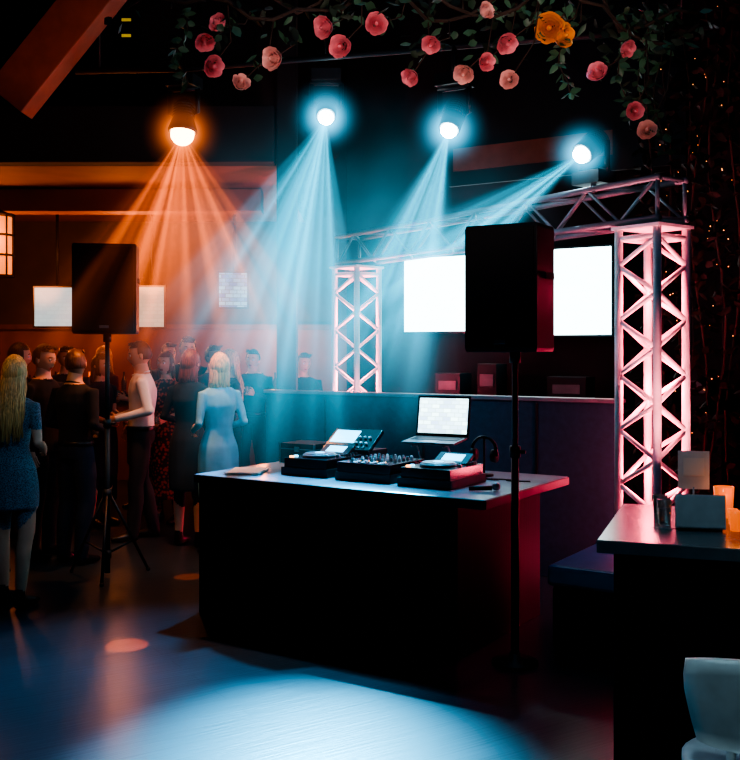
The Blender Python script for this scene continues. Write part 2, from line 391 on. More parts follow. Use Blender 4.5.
# ------------------------------------------------------------------ PA speakers
def speaker(name, loc, rz, zb, w, dp, h, tripod, px=0):
    e = empty(name, (loc[0], loc[1], 0), rz)
    b = MB()
    f = w/2; k = w*.33
    def ring(z, s=1): return [(-f*s, -dp/2*s, z), (f*s, -dp/2*s, z), (f*s, dp*.12, z), (k*s, dp/2*s, z), (-k*s, dp/2*s, z), (-f*s, dp*.12, z)]
    vs = ring(zb, .97)+ring(zb+.02)+ring(zb+h-.02)+ring(zb+h, .97); fs = []
    for i in range(3):
        for j in range(6): fs.append((i*6+j, i*6+(j+1) % 6, (i+1)*6+(j+1) % 6, (i+1)*6+j))
    fs += [tuple(range(5, -1, -1)), tuple(range(18, 24))]
    b.add(vs, fs, M['black'])
    b.box((0, -dp/2-.006, zb+h/2), (w*.92, .014, h*.93), M['grille'])
    b.box((0, -dp/2-.014, zb+.05), (.07, .004, .02), M['steel'])
    for sx in (-1, 1): b.box((sx*(f+.002), -.03, zb+h*.6), (.012, .13, .035), M['rubber'])
    b.obj("cabinet", parent=e, bevel=.008)
    b = MB()
    b.lathe([(.03, zb-.06), (.03, zb)], M['black'], 16)
    b.tube([(0, 0, 1.05), (0, 0, zb)], .0165, M['black'], 14)
    b.tube([(0, 0, .03), (0, 0, 1.15)], .021, M['black'], 14)
    b.lathe([(.03, 1.12), (.03, 1.18)], M['black'], 14); b.tube([(0, 0, 1.15), (.06, 0, 1.15)], .01, M['black'], 8)
    if tripod:
        for a in (-pi/2, pi/6, 5*pi/6):
            cx, sy = math.cos(a), math.sin(a)
            b.tube([(0.02*cx, .02*sy, .62), (tripod*cx, tripod*sy, .015)], .011, M['black'], 8)
            b.tube([(0.02*cx, .02*sy, .18), (tripod*.6*cx, tripod*.6*sy, .25)], .008, M['black'], 8)
            b.sph((tripod*cx, tripod*sy, .016), .016, M['rubber'], 8, 6)
        b.lathe([(.032, .58), (.032, .66)], M['black'], 14); b.lathe([(.03, .14), (.03, .2)], M['black'], 14)
    else:
        b.lathe([(.125, 0), (.125, .018), (.03, .03), (.03, .06)], M['black'], 28)
    b.obj("stand", parent=e)
sp = L2W(.10, .17)
speaker("pa_speaker", (sp.x, sp.y), BR+math.radians(3), 1.69, .405, .42, .67, 0)
speaker("pa_speaker", (-1.97, 7.5), math.radians(8), 1.82, .46, .38, .66, .33)

# ------------------------------------------------------------------ truss
def truss_col(name, loc, rz, w, h, bays, k_in=1):
    e = empty(name, loc, rz); b = MB(); q = w/2-.026
    cs = [(-q, -q), (q, -q), (q, q), (-q, q)]
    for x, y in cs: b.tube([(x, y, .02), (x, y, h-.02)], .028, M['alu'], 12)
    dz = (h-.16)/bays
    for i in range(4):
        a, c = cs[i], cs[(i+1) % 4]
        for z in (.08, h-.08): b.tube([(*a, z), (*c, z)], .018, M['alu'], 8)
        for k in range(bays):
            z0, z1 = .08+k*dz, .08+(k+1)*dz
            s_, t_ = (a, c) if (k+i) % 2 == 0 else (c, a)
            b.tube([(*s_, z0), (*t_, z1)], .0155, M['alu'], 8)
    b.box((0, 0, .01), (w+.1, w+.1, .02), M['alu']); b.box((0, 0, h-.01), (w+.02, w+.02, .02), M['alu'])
    b.obj("frame", parent=e)
    b = MB(); b.lathe([(.05, .02), (.065, .03), (.065, .13), (.06, .135)], M['black'], 18); b.lathe([(.055, .136), (.03, .145)], mat("uplight_lens", (1, .5, .5), em=(1, .35, .33), es=25), 18)
    b.obj("uplight", parent=e)
    for z, p in ((.25, 16), (.85, 20), (1.45, 20), (2.1, 18)):
        l = bpy.data.lights.new("uplight_lamp", 'POINT'); l.energy = p*k_in; l.color = (1, .10, .17); l.shadow_soft_size = .06
        o = bpy.data.objects.new("uplight_lamp", l); COL.objects.link(o); o.parent = e; o.location = (0, 0, z)
    return e
a1 = -math.radians(52.9)
c1 = Vector((1.843, 6.4))+Vector((-.603, .797))*.18+Vector((.797, .603))*.18
truss_col("truss_tower", (c1.x, c1.y, 0), a1, .36, 2.52, 13)
c2 = Vector((-.13, 9.85)); truss_col("truss_tower", (c2.x, c2.y, 0), math.radians(-44), .36, 2.52, 13, 1.2)
def added_par(loc, aim, en, col, deg):  # added floor lamp with housing, put in to brighten a truss tower
    loc = Vector(loc); aim = Vector(aim); d = (aim-loc).normalized(); e = empty("added_tower_light", loc)
    b = MB(); q = d.to_track_quat('Z', 'Y').to_matrix().to_4x4()
    b.lathe([(.05, -.1), (.07, -.08), (.075, .05), (.068, .05), (.068, .03)], M['black'], 20, T=q)
    b.lathe([(.066, .03), (.01, .035)], mat("added_tower_lens", col, em=col, es=12), 20, T=q)
    b.tube([(-.09, 0, -loc.z+.008), (-.09, 0, .0), (-.07, 0, 0)], .008, M['black'], 6, side=(0, 1, 0)); b.tube([(.09, 0, -loc.z+.008), (.09, 0, .0), (.07, 0, 0)], .008, M['black'], 6, side=(0, 1, 0))
    b.tube([(-.09, 0, -loc.z+.008), (.09, 0, -loc.z+.008)], .008, M['black'], 6)
    b.obj("housing", parent=e)
    l = bpy.data.lights.new("lamp", 'SPOT'); l.energy = en; l.color = col; l.spot_size = math.radians(deg); l.spot_blend = .8; l.shadow_soft_size = .05
    o = bpy.data.objects.new("lamp", l); COL.objects.link(o); o.parent = e; o.location = d*.08; o.rotation_euler = d.to_track_quat('-Z', 'Y').to_euler()
added_par((1.72, 5.30, .13), (1.86, 6.5, 1.8), 420, (1, .24, .30), 60)
added_par((-.02, 9.1, .13), (-.13, 9.75, 2.0), 260, (1, .24, .32), 70)
b = MB(); A = Vector((c2.x, c2.y, 2.53)); Z = Vector((c1.x, c1.y, 2.53)); Ld = (Z-A).length; q = .13
cs = [(-q, .025), (q, .025), (q, .285), (-q, .285)]
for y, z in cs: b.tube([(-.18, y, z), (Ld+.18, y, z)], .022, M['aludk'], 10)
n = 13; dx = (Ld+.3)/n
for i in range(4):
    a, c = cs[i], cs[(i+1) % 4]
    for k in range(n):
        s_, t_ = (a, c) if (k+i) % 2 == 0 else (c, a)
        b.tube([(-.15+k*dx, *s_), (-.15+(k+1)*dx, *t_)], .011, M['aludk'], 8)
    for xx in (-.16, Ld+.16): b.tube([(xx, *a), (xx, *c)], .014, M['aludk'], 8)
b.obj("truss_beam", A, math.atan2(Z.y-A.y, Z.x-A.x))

# ------------------------------------------------------------------ emission volumes standing in for lit haze
def mnode(nt, op, a, b_=None, clamp=False):
    n = nt.nodes.new("ShaderNodeMath"); n.operation = op; n.use_clamp = clamp
    for i, s_ in enumerate((a, b_)):
        if s_ is None: continue
        if isinstance(s_, (int, float)): n.inputs[i].default_value = s_
        else: nt.links.new(s_, n.inputs[i])
    return n.outputs[0]
def mrange(nt, v, a, b_, c, d_):
    n = nt.nodes.new("ShaderNodeMapRange"); n.interpolation_type = 'SMOOTHSTEP'
    nt.links.new(v, n.inputs[0])
    for i, s_ in enumerate((a, b_, c, d_)): n.inputs[i+1].default_value = s_
    return n.outputs[0]
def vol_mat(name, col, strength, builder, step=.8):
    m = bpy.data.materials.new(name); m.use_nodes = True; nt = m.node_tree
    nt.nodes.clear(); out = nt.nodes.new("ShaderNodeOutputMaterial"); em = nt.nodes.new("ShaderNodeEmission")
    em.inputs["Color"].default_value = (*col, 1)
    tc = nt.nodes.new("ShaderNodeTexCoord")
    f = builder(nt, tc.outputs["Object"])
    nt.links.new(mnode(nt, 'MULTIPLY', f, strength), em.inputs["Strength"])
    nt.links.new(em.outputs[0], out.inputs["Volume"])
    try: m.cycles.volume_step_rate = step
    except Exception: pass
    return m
HZ = empty("emissive_haze")  # parent of the glow volumes that imitate lit haze
def beam(apex, direction, length, half, col, strength, seed, nscale, base=.12, power=1.3, lo=.48, hi=.66):  # cone glows by emission, imitating a light shaft
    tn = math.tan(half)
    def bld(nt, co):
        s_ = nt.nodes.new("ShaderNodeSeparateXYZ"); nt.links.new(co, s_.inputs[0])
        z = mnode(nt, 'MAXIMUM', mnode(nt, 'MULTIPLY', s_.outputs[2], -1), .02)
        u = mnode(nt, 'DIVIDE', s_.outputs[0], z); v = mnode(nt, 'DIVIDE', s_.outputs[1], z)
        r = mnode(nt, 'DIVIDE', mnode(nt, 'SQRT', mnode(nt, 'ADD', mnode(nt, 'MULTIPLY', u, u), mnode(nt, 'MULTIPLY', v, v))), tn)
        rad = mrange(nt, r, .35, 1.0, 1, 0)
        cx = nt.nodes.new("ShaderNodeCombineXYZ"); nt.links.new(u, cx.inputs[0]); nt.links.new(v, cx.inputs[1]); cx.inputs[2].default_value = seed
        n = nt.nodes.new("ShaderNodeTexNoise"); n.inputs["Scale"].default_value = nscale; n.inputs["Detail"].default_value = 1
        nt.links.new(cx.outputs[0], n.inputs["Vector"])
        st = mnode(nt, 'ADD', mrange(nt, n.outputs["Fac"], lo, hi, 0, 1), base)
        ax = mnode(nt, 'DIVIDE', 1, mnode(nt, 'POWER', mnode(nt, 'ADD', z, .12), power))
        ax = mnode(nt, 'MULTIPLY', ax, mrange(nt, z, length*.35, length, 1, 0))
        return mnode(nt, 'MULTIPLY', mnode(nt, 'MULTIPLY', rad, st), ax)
    m = vol_mat("emissive_beam_volume", col, strength, bld)
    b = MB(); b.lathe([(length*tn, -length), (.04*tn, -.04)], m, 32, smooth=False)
    o = b.obj("emissive_haze_beam"); o.rotation_euler = direction.to_track_quat('-Z', 'Y').to_euler(); o.parent = HZ; o.location = apex
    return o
def halo(loc, r, col, strength):  # glowing sphere imitates the lens glow in haze
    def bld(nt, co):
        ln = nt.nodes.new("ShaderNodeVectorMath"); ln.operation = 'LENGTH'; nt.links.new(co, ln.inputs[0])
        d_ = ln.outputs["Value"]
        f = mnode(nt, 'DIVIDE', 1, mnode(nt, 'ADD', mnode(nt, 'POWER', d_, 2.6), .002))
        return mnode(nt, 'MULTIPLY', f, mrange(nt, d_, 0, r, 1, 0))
    m = vol_mat("emissive_glow_volume", col, strength, bld)
    b = MB(); b.sph((0, 0, 0), r, m, 20, 12); o = b.obj("emissive_haze_glow", loc); o.parent = HZ

CY = (.05, .60, .88)
def fixture(name, lens, aim, col, lcol, energy, spot_deg, blend, support_z, below=False, r=.06, lamp_aim=None, les=60, flat=.75):
    lens = Vector(lens); d = (Vector(aim)-lens).normalized()
    e = empty(name, lens)
    q = d.to_track_quat('-Z', 'Y').to_matrix().to_4x4()
    b = MB()
    b.lathe([(.05, .27), (.078, .24), (.085, .12), (r+.022, .02), (r+.02, .0), (r+.006, .0), (r+.006, .02)], M['black'], 24, T=q)
    for i in range(5): b.lathe([(.09, .13+i*.022), (.09, .137+i*.022)], M['rubber'], 24, T=q)
    b.obj("head", parent=e)
    b = MB(); b.sph((0, 0, -.012), (r, r, r*flat), mat("lens_glow", col, em=col, es=les), 20, 12, T=q); b.obj("lens", parent=e)
    mid = -d*.16
    side = d.cross(Vector((0, 0, 1))).normalized(); s = -1 if below else 1
    b = MB(); top = mid+Vector((0, 0, .20*s))
    for k in (-1, 1): b.tube([mid+side*.09*k, mid+side*.12*k, top+side*.12*k], [.022, .02, .02], M['black'], 10)
    b.tube([top-side*.13, top+side*.13], .025, M['black'], 10)
    R_ = Matrix.Translation(top+Vector((0, 0, .05*s))) @ Matrix.Rotation(math.atan2(side.y, side.x), 4, 'Z')
    b.box((0, 0, 0), (.24, .2, .09), M['black'], R_)
    zt = support_z-lens.z
    b.tube([top+Vector((0, 0, .06*s)), Vector((top.x, top.y, zt))], .02, M['black'], 10)
    b.obj("yoke", parent=e)
    dl = (Vector(lamp_aim)-lens).normalized() if lamp_aim else d
    l = bpy.data.lights.new("lamp", 'SPOT'); l.energy = energy; l.color = lcol; l.spot_size = math.radians(spot_deg); l.spot_blend = blend; l.shadow_soft_size = .03
    o = bpy.data.objects.new("lamp", l); COL.objects.link(o); o.parent = e; o.location = d*(.03+r); o.rotation_euler = dl.to_track_quat('-Z', 'Y').to_euler()
    return lens
wh = (.75, .95, 1)
l1 = fixture("stage_spotlight", (-.352, 8, 3.564), (-.28, 3.9, 0), wh, (.14, .66, 1), 11500, 25, .9, 3.97)
l2 = fixture("stage_spotlight", (.585, 7.4, 3.33), (-.25, 6.0, .9), wh, (.08, .58, 1), 300, 50, .9, 3.97)
l3 = fixture("stage_spotlight", (1.505, 7.1, 3.09), (.4, 6.2, 2.1), wh, (.08, .58, 1), 150, 50, .9, 2.82, below=True)
l4 = fixture("stage_spotlight", (-1.5, 8, 3.44), (-1.6, 7.6, .9), (1, .50, .24), (1, .30, .08), 260, 84, .8, 3.97, r=.095, les=9, flat=1)
V = Vector
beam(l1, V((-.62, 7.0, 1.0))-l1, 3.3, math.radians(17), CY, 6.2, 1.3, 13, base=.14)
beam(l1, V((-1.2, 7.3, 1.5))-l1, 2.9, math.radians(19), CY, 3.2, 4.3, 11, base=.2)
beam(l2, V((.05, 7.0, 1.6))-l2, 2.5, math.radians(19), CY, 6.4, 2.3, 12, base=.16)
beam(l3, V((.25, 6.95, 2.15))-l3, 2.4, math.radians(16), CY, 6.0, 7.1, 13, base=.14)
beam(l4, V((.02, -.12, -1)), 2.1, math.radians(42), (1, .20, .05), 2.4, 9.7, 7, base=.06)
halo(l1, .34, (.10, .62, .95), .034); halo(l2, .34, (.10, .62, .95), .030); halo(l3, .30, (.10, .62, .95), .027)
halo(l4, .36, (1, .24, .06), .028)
b = MB(); b.tube([(-2.4, 8.15, 3.97), (-1.5, 8.08, 3.97), (.75, 7.45, 3.97), (2.4, 7.0, 3.97)], .025, M['black'], 10)
for x, y in ((-2.2, 8.13), (-.35, 7.8), (2.2, 7.06)): b.tube([(x, y, 3.97), (x, y, 6.0)], .008, M['black'], 6)
b.obj("lighting_pipe")
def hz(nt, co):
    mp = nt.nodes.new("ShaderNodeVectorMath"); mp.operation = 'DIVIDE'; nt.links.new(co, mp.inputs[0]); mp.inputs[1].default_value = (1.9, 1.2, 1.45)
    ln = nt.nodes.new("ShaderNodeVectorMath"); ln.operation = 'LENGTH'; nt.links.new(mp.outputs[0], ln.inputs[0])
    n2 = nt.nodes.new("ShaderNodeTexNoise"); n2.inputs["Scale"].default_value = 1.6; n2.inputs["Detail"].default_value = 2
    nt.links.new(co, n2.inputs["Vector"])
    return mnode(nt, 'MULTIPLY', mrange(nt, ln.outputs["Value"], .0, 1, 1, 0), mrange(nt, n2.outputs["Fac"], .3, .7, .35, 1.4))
b = MB(); b.sph((0, 0, 0), (1.9, 1.2, 1.45), vol_mat("emissive_haze_volume", (.030, .42, .60), .30, hz), 28, 16)  # self-lit ellipsoid imitates the blue glow of haze
b.obj("emissive_haze_cloud", (-.1, 8.0, 2.5), parent=HZ)

# ------------------------------------------------------------------ lights
def light(name, typ, loc, energy, col, size=.3, aim=None, deg=60, blend=.5):
    l = bpy.data.lights.new(name, typ); l.energy = energy; l.color = col
    if typ == 'AREA': l.size = size
    else: l.shadow_soft_size = size
    if typ == 'SPOT': l.spot_size = math.radians(deg); l.spot_blend = blend
    o = bpy.data.objects.new(name, l); COL.objects.link(o); o.location = loc
    if aim: o.rotation_euler = (Vector(aim)-Vector(loc)).to_track_quat('-Z', 'Y').to_euler()
    return o
light("bar_glow_light", 'POINT', (-1.3, 13.3, 1.9), 60, (1, .20, .035), .25)
light("bar_glow_light", 'POINT', (-3.0, 12.3, 2.7), 58, (1, .30, .10), .25)
light("bar_glow_light", 'POINT', (-4.6, 11.9, 2.6), 58, (1, .30, .10), .25)
light("crowd_warm_light", 'POINT', (-3.3, 8.6, 2.7), 12, (1, .33, .1), .2)
light("back_counter_light", 'POINT', (2.15, 9.0, 1.6), 1.6, (1, .2, .05), .1)
light("flower_fill_light", 'SPOT', (.3, 1.5, 2.2), 300, (1, .72, .68), .2, (.3, 5, 3.25), 46, .8)  # added off-frame lamp to light the roses
light("rafter_light", 'SPOT', (-1.7, 6.6, 3.4), 30, (1, .3, .12), .1, (-2.5, 8, 4.3), 60, .8)
light("crowd_blue_light", 'SPOT', (-.6, 6.3, 3.9), 85, (.15, .65, 1), .2, (-1.5, 8, 1.0), 34, .8)
light("crowd_front_fill_light", 'SPOT', (-.9, 3.2, 3.6), 90, (.50, .75, 1), .3, (-2.4, 6.8, 1.2), 30, .9)  # added soft fill for the crowd, no fixture
light("crowd_hair_fill_light", 'SPOT', (-3.6, 5.6, 3.6), 120, (1, .52, .22), .2, (-2.45, 7.2, 1.6), 30, .9)  # added warm lamp to turn the hair golden, no fixture
light("table_blue_light", 'SPOT', (.2, 7.2, 3.9), 420, (.14, .68, 1), .1, (-.3, 6.1, .9), 34, .7)
light("panel_fill_light", 'SPOT', (-.9, 6.2, 3.8), 150, (.06, .55, 1), .2, (.1, 8.2, .9), 50, .9)  # extra spot added to tint the booth panel blue
light("floor_fill_light", 'SPOT', (-.62, 7.85, 3.8), 1500, (.03, .45, .9), .06, (-1.2, 4.9, 0), 46, .9)  # extra lamp added to widen the blue on the floor
light("bench_fill_light", 'SPOT', (1.0, 4.9, 3.4), 60, (.05, .5, 1), .1, (1.2, 6.0, .4), 14, .8)  # added lamp, brightens the bench edge only
light("orange_gobo_light", 'SPOT', (-1.95, 7.5, 3.8), 6500, (1, .10, .012), .01, (-1.40, 5.76, 0), 3.4, .2)
light("orange_gobo_light", 'SPOT', (-1.75, 6.9, 3.8), 3000, (1, .10, .012), .01, (-1.36, 7.5, 0), 3.4, .2)
light("room_fill_light", 'AREA', (0, 4, 5.6), 20, (.12, .5, 1), 4, (0, 6, 0))
light("chair_blue_light", 'SPOT', (0.2, 1.4, 3.4), 80, (.55, .88, 1), .1, (1.25, 3.1, .75), 24, .7)
light("counter_light", 'SPOT', (.9, 3.2, 3.6), 34, (.55, .88, 1), .1, (1.35, 4.3, .95), 40, .8)

# ------------------------------------------------------------------ garland
def leaf(b, p, d, L_, W_, m):
    d = d.normalized(); s_ = d.cross(Vector((random.uniform(-1, 1), random.uniform(-1, 1), random.uniform(-1, 1)))).normalized(); nrm = d.cross(s_)
    vs = [p, p+d*L_*.35+s_*W_-nrm*W_*.25, p+d*L_*.75+s_*W_*.7-nrm*W_*.3, p+d*L_-nrm*L_*.12, p+d*L_*.75-s_*W_*.7-nrm*W_*.3, p+d*L_*.35-s_*W_-nrm*W_*.25, p+d*L_*.4+nrm*.0, p+d*L_*.75]
    b.add(vs, [(0, 1, 6), (1, 2, 7, 6), (2, 3, 7), (3, 4, 7), (4, 5, 6, 7), (5, 0, 6)], m, True)
def rose(b, c, R, m, axis):
    q = axis.to_track_quat('Z', 'Y').to_matrix().to_4x4()
    T0 = Matrix.Translation(c) @ q
    for layer, (cnt, rad, top) in enumerate(((3, .38, 1.05), (4, .58, .95), (5, .78, .78), (6, .98, .52))):
        for k in range(cnt):
            a0 = 2*pi*k/cnt+layer*.8+random.uniform(-.15, .15); hw = 2*pi/cnt*.72; vs = []; fs = []
            tp = top*random.uniform(.92, 1.08)
            for i in range(6):
                f = i/5
                for j in range(7):
                    g = (j-3)/3
                    ph = a0+g*hw*(.45+.55*math.sin(pi*min(1, .2+.65*f)))
                    zz = -.55+f*(tp+.55)-.16*g*g*f
                    rr = rad*math.sin(pi*(.12+.50*f))**.7*(1+.04*layer)
                    if i == 5: rr += .10+.05*layer; zz -= .04
                    rr *= 1-.06*abs(g)+.04*math.sin(k*3+j)
                    vs.append((R*rr*math.cos(ph), R*rr*math.sin(ph), R*zz))
            for i in range(5):
                for j in range(6): fs.append((i*7+j, i*7+j+1, i*7+j+8, i*7+j+7))
            b.add(vs, fs, m, True, T0)
    b.sph((0, 0, R*.35), (R*.26, R*.26, R*.6), m, 8, 6, T=T0)
    for k in range(5):
        a = 2*pi*k/5; leaf(b, T0 @ Vector((0, 0, -R*.5)), q.to_3x3() @ Vector((math.cos(a), math.sin(a), -.3)), R*.9, R*.22, M['leaf'])
roses = [(-.835, 3.26, 0), (-.785, 3.115, 0), (-.76, 3.34, 0), (-.65, 3.04, 1), (-.48, 3.15, 1), (-.225, 3.31, 0), (-.145, 3.21, 0), (.03, 3.325, 0), (.205, 3.07, 0),
         (.305, 3.225, 0), (.475, 3.10, 1), (.58, 3.145, 0), (.57, 3.375, 1), (.675, 3.225, 0), (.705, 3.065, 1), (.90, 3.315, 2), (.965, 3.28, 2), (1.15, 3.10, 0), (1.285, 3.21, 0), (1.39, 2.80, 1), (1.31, 2.885, 0)]
b = MB(); G0 = Vector((.3, 5, 3.3))
mainp = []
for i in range(27):
    x = -1.25+i*.11; mainp.append(Vector((x, 5+.08*math.sin(i*.9), 3.42+.06*math.sin(i*.7)-(.10 if x > 1.2 else 0))))
for off in (0, 1):
    pp = [p+Vector((0, .05*math.cos(k*1.3+off*2), .04*math.sin(k*1.7+off*3)+.07*off)) for k, p in enumerate(mainp)]
    b.tube([p-G0 for p in pp], .010, M['twig'], 6, side=(0, 0, 1))
for x, z, t in roses:
    y = 5+random.uniform(-.06, .06); c = Vector((x, y, z)); k = min(mainp, key=lambda p: abs(p.x-x-.12))
    midp = (c+k)/2+Vector((.05, .03, -.02)); b.tube([k-G0, midp-G0, c-G0], .004, M['twig'], 5)
    R = random.uniform(.036, .047)*(1.3 if t == 2 else 1)
    ax = Vector((random.uniform(-.6, .6), -.75, random.uniform(-.8, .3))).normalized()
    rose(b, c-G0, R, [M['rose'], M['roselt'], M['roseor']][t], ax)
    for j in range(7):
        f = random.random(); p = k.lerp(c, f)
        leaf(b, p-G0+Vector((random.uniform(-.05, .05), 0.03, random.uniform(-.03, .03))), Vector((random.uniform(-1, 1), random.uniform(-.3, .8), random.uniform(-1, .4))), random.uniform(.04, .08), random.uniform(.012, .022), random.choice([M['leafdk'], M['leaf']]))
for i in range(460):
    k = random.choice(mainp); dens = .2+.8*max(0, (k.x+.6)/2.0)
    if random.random() > dens: continue
    p = k+Vector((random.uniform(-.1, .1), random.uniform(-.1, .14), random.uniform(-.10, .2)))
    leaf(b, p-G0, Vector((random.uniform(-1, 1), random.uniform(-.6, .8), random.uniform(-1, .6))), random.uniform(.05, .09), random.uniform(.014, .026), random.choice([M['leaf'], M['leafdk'], M['leafdk']]))
for vx0, z1 in ((1.38, 2.82), (1.28, 2.9), (.98, 3.0), (1.46, 2.7), (-.95, 3.05)):
    pp = [Vector((vx0+.03*math.sin(i), 5.05, 3.4+(z1-3.4)*i/8)) for i in range(9)]
    b.tube([p-G0 for p in pp], .004, M['twig'], 5)
    for p in pp:
        for j in range(4): leaf(b, p-G0, Vector((random.uniform(-1, 1), random.uniform(-1, .5), random.uniform(-1, .2))), random.uniform(.04, .08), .018, M['leaf'])
for x in (-1.0, .3, 1.5): b.tube([Vector((x, 5.03, 3.42))-G0, Vector((x, 5.03, 6.0))-G0], .004, M['black'], 5)
b.obj("rose_garland", G0)

# foliage screen at right
b = MB(); F0 = Vector((3.0, 7.7, 0))
for i in range(16):
    x = -.85+i*.13; pp = [Vector((x+.05*math.sin(k*.9+i), .06*math.cos(k*.7+i*2), 5.9-k*.36)) for k in range(17)]
    pp = [p for p in pp if p.z > .05]; pp.append(Vector((x, 0, .0)))
    b.tube(pp, .009, M['twig'], 5, side=(0, 1, 0))
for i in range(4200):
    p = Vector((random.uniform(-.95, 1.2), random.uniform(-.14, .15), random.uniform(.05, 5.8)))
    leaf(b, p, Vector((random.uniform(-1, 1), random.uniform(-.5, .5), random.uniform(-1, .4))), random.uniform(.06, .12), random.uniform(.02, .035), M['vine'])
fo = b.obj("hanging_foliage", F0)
b = MB()
for i in range(190):
    p = Vector((random.uniform(-.9, 1.1), random.uniform(-.26, -.2), random.uniform(1.0, 5.2))); b.sph(p, random.uniform(.003, .006), M['bulbdim'], 6, 4)
for i in range(9):
    x = -.85+i*.22; b.tube([(x+.05*math.sin(k), -.22, 5.4-k*.45) for k in range(11)], .002, M['black'], 4)
b.obj("fairy_lights", (0, 0, 0), parent=fo)

# ------------------------------------------------------------------ bar table on the right
RC = math.radians(-20); F = Vector((.895, 3.95, 0)); cu = Vector((math.cos(RC), math.sin(RC), 0)); cv = Vector((-cu.y, cu.x, 0))
b = MB(); b.box((.8, .5, .93), (1.6, 1.0, .04), mat("counter_top", (.13, .16, .17), .22, nscale=4)); b.box((.82, .5, .455), (1.52, .9, .91), M['booth'])
b.box((.8, -.002, .925), (1.6, .01, .05), M['grey'])
b.obj("service_counter", F, RC, bevel=.004)
def onc(x, y): return Vector((x, y, .951))
b = MB()
T = Matrix.Translation((0, 0, .078)) @ Matrix.Rotation(math.radians(-8), 4, 'X')
b.box((0, 0, 0), (.20, .015, .14), M['white'], T); b.box((0, .05, .05), (.18, .09, .10), M['grey']); b.box((0, -.009, .0), (.19, .002, .13), M['white'], T)
b.obj("menu_card_box", onc(1.37, 4.15), math.radians(-12), bevel=.002)
b = MB(); b.lathe([(.04, 0), (.04, .006), (.005, .012)], M['steel'], 20); b.tube([(0, 0, .005), (0, 0, .14)], .004, M['steel'], 8)
b.box((0, 0, .215), (.135, .004, .17), M['white']); b.box((0, -.003, .23), (.09, .001, .08), M['paper'])
b.obj("table_sign_stand", onc(1.44, 4.45), math.radians(-10))
def tumbler(loc, s, liquid):
    b = MB(); b.lathe([(.028*s, 0), (.033*s, .09*s), (.031*s, .09*s), (.026*s, .008)], M['glass'], 20)
    if liquid: b.lathe([(.024*s, .01), (.027*s, .05*s)], liquid, 16)
    b.obj("drinking_glass", loc)
tumbler(onc(1.30, 4.42), 1, None); tumbler(onc(1.32, 4.55), 1, M['bottle']); tumbler(onc(1.26, 4.28), .8, None)
def candle(loc, s):
    e = MB(); e.lathe([(.030*s, 0), (.036*s, .11*s), (.033*s, .11*s), (.027*s, .01)], M['amber'], 20); e.lathe([(.024*s, .01), (.024*s, .05*s)], M['paper'], 16)
    e.sph((0, 0, .065*s), (.006, .006, .015), M['bulb'], 8, 6)
    e.obj("candle_jar", loc)
candle(onc(1.515, 4.14), .75); candle(onc(1.585, 4.48), 1.25); candle(onc(1.66, 4.25), .8); candle(onc(1.56, 4.30), .6)
light("candle_light", 'POINT', (1.60, 4.36, 1.10), .45, (1, .30, .06), .04)

# chair bottom right
b = MB(); n = 11; vs = []; fs = []
for t in (0, 1):
    for i in range(n):
        a = (i/(n-1)-.5)*1.5
        for k in range(7):
            f = k/6; z = .55+.28*f+(-.035*abs(a)**3 if f > .5 else .05*abs(a)**3*(1-f*2)); w = .235*(1-.20*(1-f)**1.5-.05*f**6)
            y = -.20+.10*(1-math.cos(a))*1.2-.05*f+t*.022
            vs.append((w*math.sin(a)/math.sin(.75), y, z))
Kk = 7
for t in (0, 1):
    for i in range(n-1):
        for k in range(Kk-1):
            q = [t*n*Kk+i*Kk+k, t*n*Kk+(i+1)*Kk+k, t*n*Kk+(i+1)*Kk+k+1, t*n*Kk+i*Kk+k+1]; fs.append(q if t == 0 else q[::-1])
for i in range(n-1):
    for k in (0, Kk-1): fs.append((i*Kk+k, (i+1)*Kk+k, n*Kk+(i+1)*Kk+k, n*Kk+i*Kk+k))
for k in range(Kk-1):
    for i in (0, n-1): fs.append((i*Kk+k, i*Kk+k+1, n*Kk+i*Kk+k+1, n*Kk+i*Kk+k))
b.add(vs, fs, M['white'], True)
b.lathe([(.02, .43), (.20, .432), (.215, .445), (.215, .462), (.2, .472), (.02, .466)], M['white'], 28)
for sx in (-1, 1):
    b.tube([(sx*.09, -.185, .66), (sx*.10, -.175, .44), (sx*.17, -.23, 0)], [.012, .014, .011], M['white'], 10)
    b.tube([(sx*.13, .12, .44), (sx*.17, .2, 0)], [.014, .011], M['white'], 10)
    b.tube([(sx*.135, -.21, .2), (sx*.152, .165, .2)], .007, M['steel'], 8)
b.obj("cafe_chair", (1.165, 3.02, 0), math.radians(-12))

